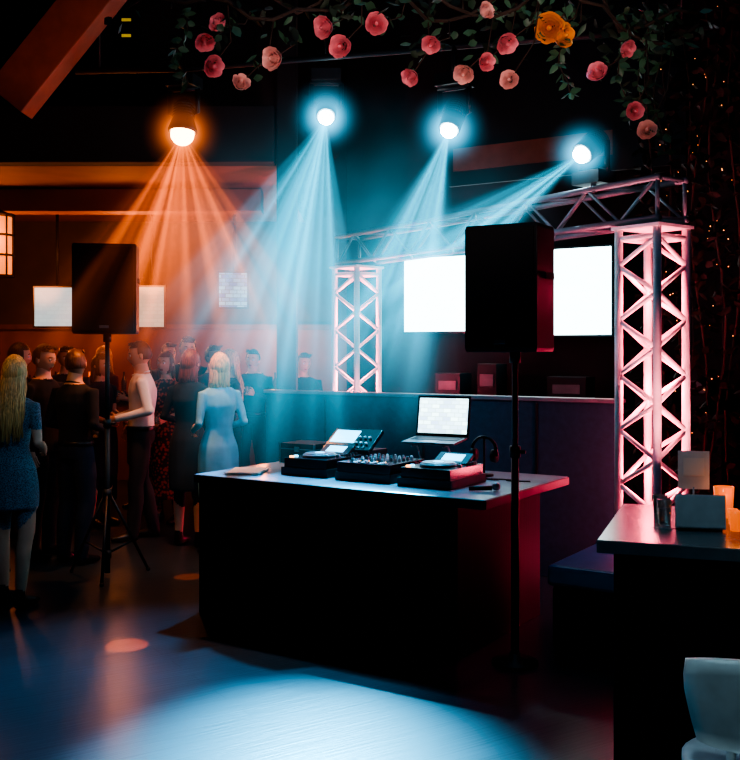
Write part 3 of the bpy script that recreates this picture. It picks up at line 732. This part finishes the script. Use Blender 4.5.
# ------------------------------------------------------------------ people
def head_geo(b, T, skin, hair, style, hl=-.40):
    def fn(u, p):
        x, y, z = p
        if u.z < 0:
            k = (-u.z)**1.3; x *= 1-.30*k
            if y > 0: y *= 1-.45*k
            else: y *= 1-.10*k
        fr = max(0, -u.y)
        if fr > .2:
            g = lambda cx, cz, sx, sz: math.exp(-((p.x-cx)/sx)**2-((p.z-cz)/sz)**2)
            nose = max(0, 1-abs(p.z+.018)/.034)*math.exp(-(p.x/.010)**2)*(1.25-(p.z+.05)*8)
            y -= .018*nose
            y += .010*(g(.031, .004, .016, .013)+g(-.031, .004, .016, .013))
            y -= .005*g(0, .026, .045, .010)
            y -= .007*g(0, -.062, .020, .012)
            y -= .008*g(0, -.100, .022, .016)
        return Vector((x, y, z))
    def mf(u):
        if u.y < -.6 and abs(u.x) < .27 and -.60 < u.z < -.44: return M['lip']
        return skin
    b.sph((0, 0, 0), (.078, .098, .118), skin, 40, 32, fn=fn, T=T, matfn=mf)
    for sx in (-1, 1):
        b.sph((sx*.031, -.079, .004), .0125, M['eye'], 10, 8, T=T); b.sph((sx*.031, -.0885, .004), .0055, M['iris'], 8, 6, T=T)
        b.tube([(sx*.016, -.094, .024), (sx*.032, -.091, .029), (sx*.048, -.080, .024)], [.003, .0035, .002], hair, 6, T=T)
        b.sph((sx*.078, .008, -.006), (.010, .020, .031), skin, 10, 8, T=T)
    def hf(u, p):
        nz = noise.noise(Vector((u.x*9, u.y*9, u.z*3)))*.006+noise.noise(Vector((u.x*25, u.y*25, u.z*5)))*.004
        s_ = 1+(.02 if u.z < 0 else .0)
        x, y, z = p
        if u.z < 0 and style != 'long' and style != 'bob': x *= 1-.22*(-u.z)**1.3; y *= (1-.35*(-u.z)**1.3) if y > 0 else 1
        return Vector((x, y, z))*s_+u*nz
    if style == 'short':
        kp = lambda u: (u.z > .52 or u.y > -.25) and u.z > -.42 and not (u.z < -.05 and u.y < .12)
        b.sph((0, .004, .006), (.085, .106, .126), hair, 32, 24, fn=hf, keep=kp, T=T)
        for i in range(60):
            a = random.uniform(-1, 1); q = Vector((a*.06, -.07+random.uniform(0, .06), .095+random.uniform(-.01, .012)))
            b.tube([q, q+Vector((a*.01, -.022, .016))], [.008, .003], hair, 5, T=T)
    else:
        kp = lambda u: (u.z > .50 or u.y > -.42)
        b.sph((0, .006, .006), (.085, .105, .124), hair, 36, 26, fn=hf, keep=kp, T=T)
        Lh = hl if style == 'long' else -.19
        for ly_ in range(2):
            for k in range(38):
                a = pi*(.02+.96*(k+.5*ly_)/38); rx = .074-.008*ly_; ry = .073-.006*ly_
                x0, y0 = rx*math.cos(a), ry*math.sin(a)+.012
                e_ = Lh*random.uniform(.82, 1.10); wv = random.uniform(-.014, .014); ins = .95
                bk = .03 if style == 'long' else 0
                pts = [(x0*.85, y0*.8, .05), (x0*1.08, y0*1.1, -.04), (x0*1.12+wv*.4, y0*1.05+.008, -.12), (x0*1.18*ins-wv, y0*.9+.022+bk, (e_-.12)/2), (x0*1.15*ins+wv, y0*.7+.028+bk, e_)]
                b.tube(pts, [.010, .012, .012, .010, .003], hair, 6, T=T, side=(-math.sin(a), math.cos(a), 0))

def person(name, x, y, h, rz, hair, style, top, bottom, kind='m', sleeves='long', hem=.55, pose='relaxed', head_yaw=0, skin='skin', neckline=1.47, shoes='shoe', stance=.0, glass=True, hl=-.40, sway=.02):
    S = h/1.75; fem = kind == 'f'; sk = M[skin]
    parts = []
    if fem:
        tor = [(.86, .155, .115), (.93, .172, .125), (1.02, .145, .108), (1.11, .122, .095), (1.22, .140, .110), (1.30, .152, .122), (1.39, .150, .095), (1.45, .105, .075), (1.49, .055, .055), (1.53, .047, .052)]
    else:
        tor = [(.86, .158, .118), (.93, .165, .125), (1.02, .160, .118), (1.11, .155, .112), (1.22, .170, .122), (1.32, .188, .128), (1.40, .182, .108), (1.45, .130, .085), (1.49, .068, .066), (1.53, .059, .061)]
    parts.append(('torso', [(0, .01*math.sin((z-.9)*4), z) for z, a, c in tor], [(a, c) for z, a, c in tor], (1, 0, 0)))
    parts.append(('neck', [(0, .005, 1.46), (0, -.004, 1.57)], [(.055, .057), (.05, .054)] if fem else [(.064, .064), (.058, .06)], (1, 0, 0)))
    sh = .165 if fem else .195; ar = .043 if fem else .055
    hands = []
    for sx in (-1, 1):
        if pose == 'relaxed' or (pose == 'drink' and sx < 0): E = Vector((sx*(sh+.055), .03, 1.14)); W = Vector((sx*(sh+.05), -.06, .90))
        elif pose in ('drink',): E = Vector((sx*(sh+.05), -.02, 1.15)); W = Vector((sx*.10, -.26, 1.24))
        elif pose == 'bent': E = Vector((sx*(sh+.06), .05, 1.15)); W = Vector((sx*.13, -.20, 1.08))
        Sh = Vector((sx*sh, 0, 1.405))
        parts.append(('uarm', [Vector((sx*.11, 0, 1.42)), Sh, Sh.lerp(E, .5), E], [ar*.9, ar*1.08, ar*.92, ar*.78], None))
        parts.append(('farm', [E-(W-E)*.05, E.lerp(W, .35), W], [ar*.76, ar*.74, .031 if not fem else .026], None))
        d = (W-E).normalized()
        lat = Vector((0, 1, 0)) if abs(d.z) > .8 else Vector((0, 0, 1))
        lat = (lat-d*lat.dot(d)).normalized(); nr = d.cross(lat)
        if nr.x*sx > 0 and abs(d.z) > .8: nr = -nr
        if abs(d.z) <= .8 and nr.dot(Vector((-sx, -.3, 0))) < 0: nr = -nr
        parts.append(('hand', [W-d*.02, W+d*.03, W+d*.085], [(.024, .020), (.040, .015), (.037, .013)], tuple(lat)))
        hands.append((W, d, lat, nr, sx))
        hx = sx*.085
        ft = stance*sx
        Kn = Vector((sx*(.095+.01), -.02-ft*.3, .50)); An = Vector((sx*.10, .025-ft, .09))
        tr = 0 if fem and bottom is None else .014
        parts.append(('leg', [Vector((hx, 0, .92)), Vector((hx*1.08, -.012, .74)), Kn], [.088 if not fem else .085, .078+tr, .056+tr], None))
        parts.append(('shin', [Kn+Vector((0, 0, .03)), Kn.lerp(An, .35)+Vector((0, .014, 0)), An+Vector((0, 0, .02 if tr == 0 else -.03))], [.055+tr, .055+tr, .036+tr*1.3], None))
        parts.append(('foot', [An+Vector((0, .045, -.045)), An+Vector((0, -.03, -.045)), An+Vector((sx*.012, -.12, -.056)), An+Vector((sx*.014, -.19, -.062))], [(.036, .044), (.042, .045), (.047, .033), (.030, .022)], (1, 0, 0)))
        parts.append(('foot', [An+Vector((0, .01, .02)), An+Vector((0, .005, -.04))], [.038, .04], None))
    if fem and hem:
        parts.append(('skirt', [(0, 0, 1.08), (0, 0, .95), (0, .0, .86), (0, 0, (hem+.86)/2), (0, 0, hem)], [(.128, .1), (.178, .135), (.188, .145), (.192, .15), (.185, .15)], (1, 0, 0)))
    t = MB(); segs = []
    for lab, pts, rad, side in parts:
        t.tube(pts, rad, M['skin'], 14, side=side)
        P = [Vector(p) for p in pts]
        if lab in ('uarm', 'leg', 'farm', 'shin'):
            for i in (0, len(P)-1): t.sph(P[i], rad[i]*.98, M['skin'], 12, 8)
        for i in range(len(P)-1):
            r0 = rad[i] if not isinstance(rad[i], tuple) else sum(rad[i])/2; r1 = rad[i+1] if not isinstance(rad[i+1], tuple) else sum(rad[i+1])/2
            segs.append((lab, P[i], P[i+1]-P[i], (P[i+1]-P[i]).length_squared, r0, r1))
    tmp = t.obj("tmp_body"); rm = tmp.modifiers.new("r", 'REMESH'); rm.mode = 'VOXEL'; rm.voxel_size = .013
    sm = tmp.modifiers.new("s", 'SMOOTH'); sm.factor = .5; sm.iterations = 4
    dg = bpy.context.evaluated_depsgraph_get(); ev = tmp.evaluated_get(dg); me = ev.to_mesh()
    b = MB(); b.v = [v.co.copy() for v in me.vertices]
    for v in b.v:
        if .12 < v.z < 1.42 and abs(v.x) < .3:
            k = noise.noise(Vector((v.x*9, v.y*9, v.z*5+h*7)))*.018
            v.x *= 1+k*2; v.y *= 1+k*4
    for p in me.polygons:
        c = p.center; best = 9; lab = 'torso'
        for l_, a_, dv, l2, r0, r1 in segs:
            tt = max(0, min(1, (c-a_).dot(dv)/l2)); dd = (c-a_-dv*tt).length-(r0+(r1-r0)*tt)
            if dd < best: best = dd; lab = l_
        if lab in ('torso',): m = (top if c.z < neckline and c.z > .98 else (bottom if bottom and c.z <= .98 else (sk if c.z >= neckline else top)))
        elif lab == 'neck': m = sk if c.z > neckline-.01 else top
        elif lab == 'uarm': m = top if sleeves == 'long' or (sleeves == 'short' and c.z > 1.24) else sk
        elif lab == 'farm': m = top if sleeves == 'long' else sk
        elif lab == 'hand': m = sk
        elif lab == 'skirt': m = top if bottom is None else bottom
        elif lab in ('leg', 'shin'): m = bottom if (bottom and not (fem and hem)) else (sk if not (c.z > hem+.01 and fem) else top)
        else: m = C[shoes]
        b.f.append(list(p.vertices)); b.m.append(b.mi(m)); b.sm.append(True)
    ev.to_mesh_clear(); md = tmp.data; bpy.data.objects.remove(tmp); bpy.data.meshes.remove(md)
    if not fem:
        b.tube([(.068*math.cos(a), .066*math.sin(a), 1.475-.018*math.sin(-a)) for a in [2*pi*k/16 for k in range(17)]], [(.009, .016)]*17, top, 6, side=(0, 0, 1))
        if bottom is not top: b.lathe([(.157, .965), (.168, .975), (.168, 1.0), (.158, 1.01)], C['shoe'], 24, T=Matrix.Diagonal((1, .76, 1, 1)))
    for W, d, lat, nr, sx in hands:
        hold = abs(d.z) < .8
        for i in range(4):
            ln = [.062, .074, .070, .054][i]; base = W+d*.075+lat*(.030-.020*i)
            cur = .25 if not hold else .75; p = base; pts = [p-d*.015, p]; ang = cur*.4
            for sg in (.45, .32, .23):
                p = p+(d*math.cos(ang)+nr*math.sin(ang))*ln*sg*1.1; pts.append(p); ang += cur
            b.tube(pts, [.0085, .0085, .008, .0075, .006], sk, 8)
        tb = W+d*.025+lat*.032; p1 = tb+(lat*.7+d*.6+nr*.4).normalized()*.034; p2 = p1+(d*.8+nr*.6+lat*.1).normalized()*.028
        b.tube([tb-lat*.012, tb, p1, p2], [.011, .011, .009, .007], sk, 8)
        if hold and sx > 0 and glass:
            c = W+d*.10+nr*.03
            b.lathe([(.028, -.05), (.034, .06), (.032, .06), (.026, -.045)], M['glass'], 14, tuple(c)); b.lathe([(.025, -.042), (.029, .02)], M['amberdim'], 12, tuple(c))
    T = Matrix.Translation((0, -.012, 1.632)) @ Matrix.Rotation(head_yaw, 4, 'Z') @ Matrix.Rotation(R(random.uniform(-5, 8)), 4, 'X') @ Matrix.Rotation(R(random.uniform(-6, 6)), 4, 'Y')
    head_geo(b, T, sk, H[hair], style, hl)
    sw = sway*random.choice((-1, 1))
    for v in b.v:
        v.x += sw*math.sin(min(1, max(0, v.z)/1.0)*pi/2)*(1 if v.z < 1.0 else max(.3, 1-(v.z-1.0)*1.0))
    o = b.obj(name, (x, y, 0), rz); o.scale = (S, S, S)
    return o
R = math.radians
person("woman_in_blue_dress", -2.37, 6.67, 1.66, R(168), 'blonde', 'long', C['blue_tweed'], None, 'f', 'short', .68, 'bent', R(15), stance=.06, hl=-.46)
person("man_in_dark_suit", -2.70, 8.25, 1.74, R(70), 'brown', 'short', C['black'], C['black'], 'm', pose='drink')
person("man_in_dark_suit", -2.36, 7.98, 1.70, R(150), 'brown', 'short', C['black'], C['navy'], 'm', pose='bent', head_yaw=R(35), skin='skin2')
person("man_in_white_shirt", -2.06, 9.0, 1.77, R(-75), 'dark', 'short', C['white'], C['charcoal'], 'm', pose='bent', stance=.10, glass=False)
person("woman_in_black_dress", -1.56, 8.7, 1.70, R(160), 'red', 'bob', C['black'], None, 'f', 'long', .5, 'bent')
person("woman_in_light_blue_coat", -1.24, 8.3, 1.67, R(-140), 'blonde', 'bob', C['teal'], None, 'f', 'long', .5, 'bent', R(-10))
person("woman_in_grey_top", -1.38, 9.9, 1.70, R(-60), 'fair', 'long', C['grey'], C['black'], 'f', 'long', 0, 'drink')
person("woman_in_floral_dress", -2.0, 9.85, 1.68, R(-20), 'red', 'long', C['floral'], None, 'f', 'short', .25, 'bent')
person("man_in_black_shirt", -2.02, 11.1, 1.84, R(20), 'dark', 'short', C['black'], C['black'], 'm', pose='drink')
person("woman_in_black_top", -3.2, 9.1, 1.76, R(100), 'brown', 'long', C['charcoal'], C['black'], 'f', 'long', 0, 'drink')
person("man_in_grey_jacket", -3.14, 10.3, 1.73, R(30), 'brown', 'short', C['grey'], C['black'], 'm', pose='drink')
person("woman_in_wine_top", -3.0, 11.3, 1.74, R(-30), 'blonde', 'long', C['wine'], C['black'], 'f', 'short', 0, 'drink')
person("woman_in_navy_dress", -2.62, 9.7, 1.66, R(60), 'brown', 'bob', C['navy'], None, 'f', 'short', .5, 'bent')
person("man_in_navy_suit", -2.93, 7.6, 1.68, R(130), 'brown', 'short', C['navy'], C['navy'], 'm', pose='bent')
person("man_in_navy_shirt", -1.35, 11.6, 1.70, R(-10), 'dark', 'short', C['navy'], C['black'], 'm', pose='drink')
person("man_in_brown_jacket", -2.45, 12.1, 1.78, R(40), 'brown', 'short', C['grey'], C['black'], 'm', pose='drink')
person("woman_in_black_blouse", -3.85, 10.9, 1.70, R(20), 'fair', 'long', C['black'], C['black'], 'f', 'short', 0, 'drink')
person("man_in_dark_shirt", -.75, 11.3, 1.66, R(30), 'brown', 'short', C['charcoal'], C['black'], 'm', pose='drink')
person("woman_in_grey_dress", -2.45, 10.7, 1.68, R(-45), 'dark', 'bob', C['grey'], None, 'f', 'short', .5, 'drink')
person("man_in_wine_shirt", -1.65, 10.5, 1.74, R(50), 'brown', 'short', C['wine'], C['black'], 'm', pose='drink', skin='skin2')

# ------------------------------------------------------------------ world
w = bpy.data.worlds.new("world"); scene.world = w; w.use_nodes = True
w.node_tree.nodes["Background"].inputs[0].default_value = (.04, .10, .18, 1); w.node_tree.nodes["Background"].inputs[1].default_value = .02
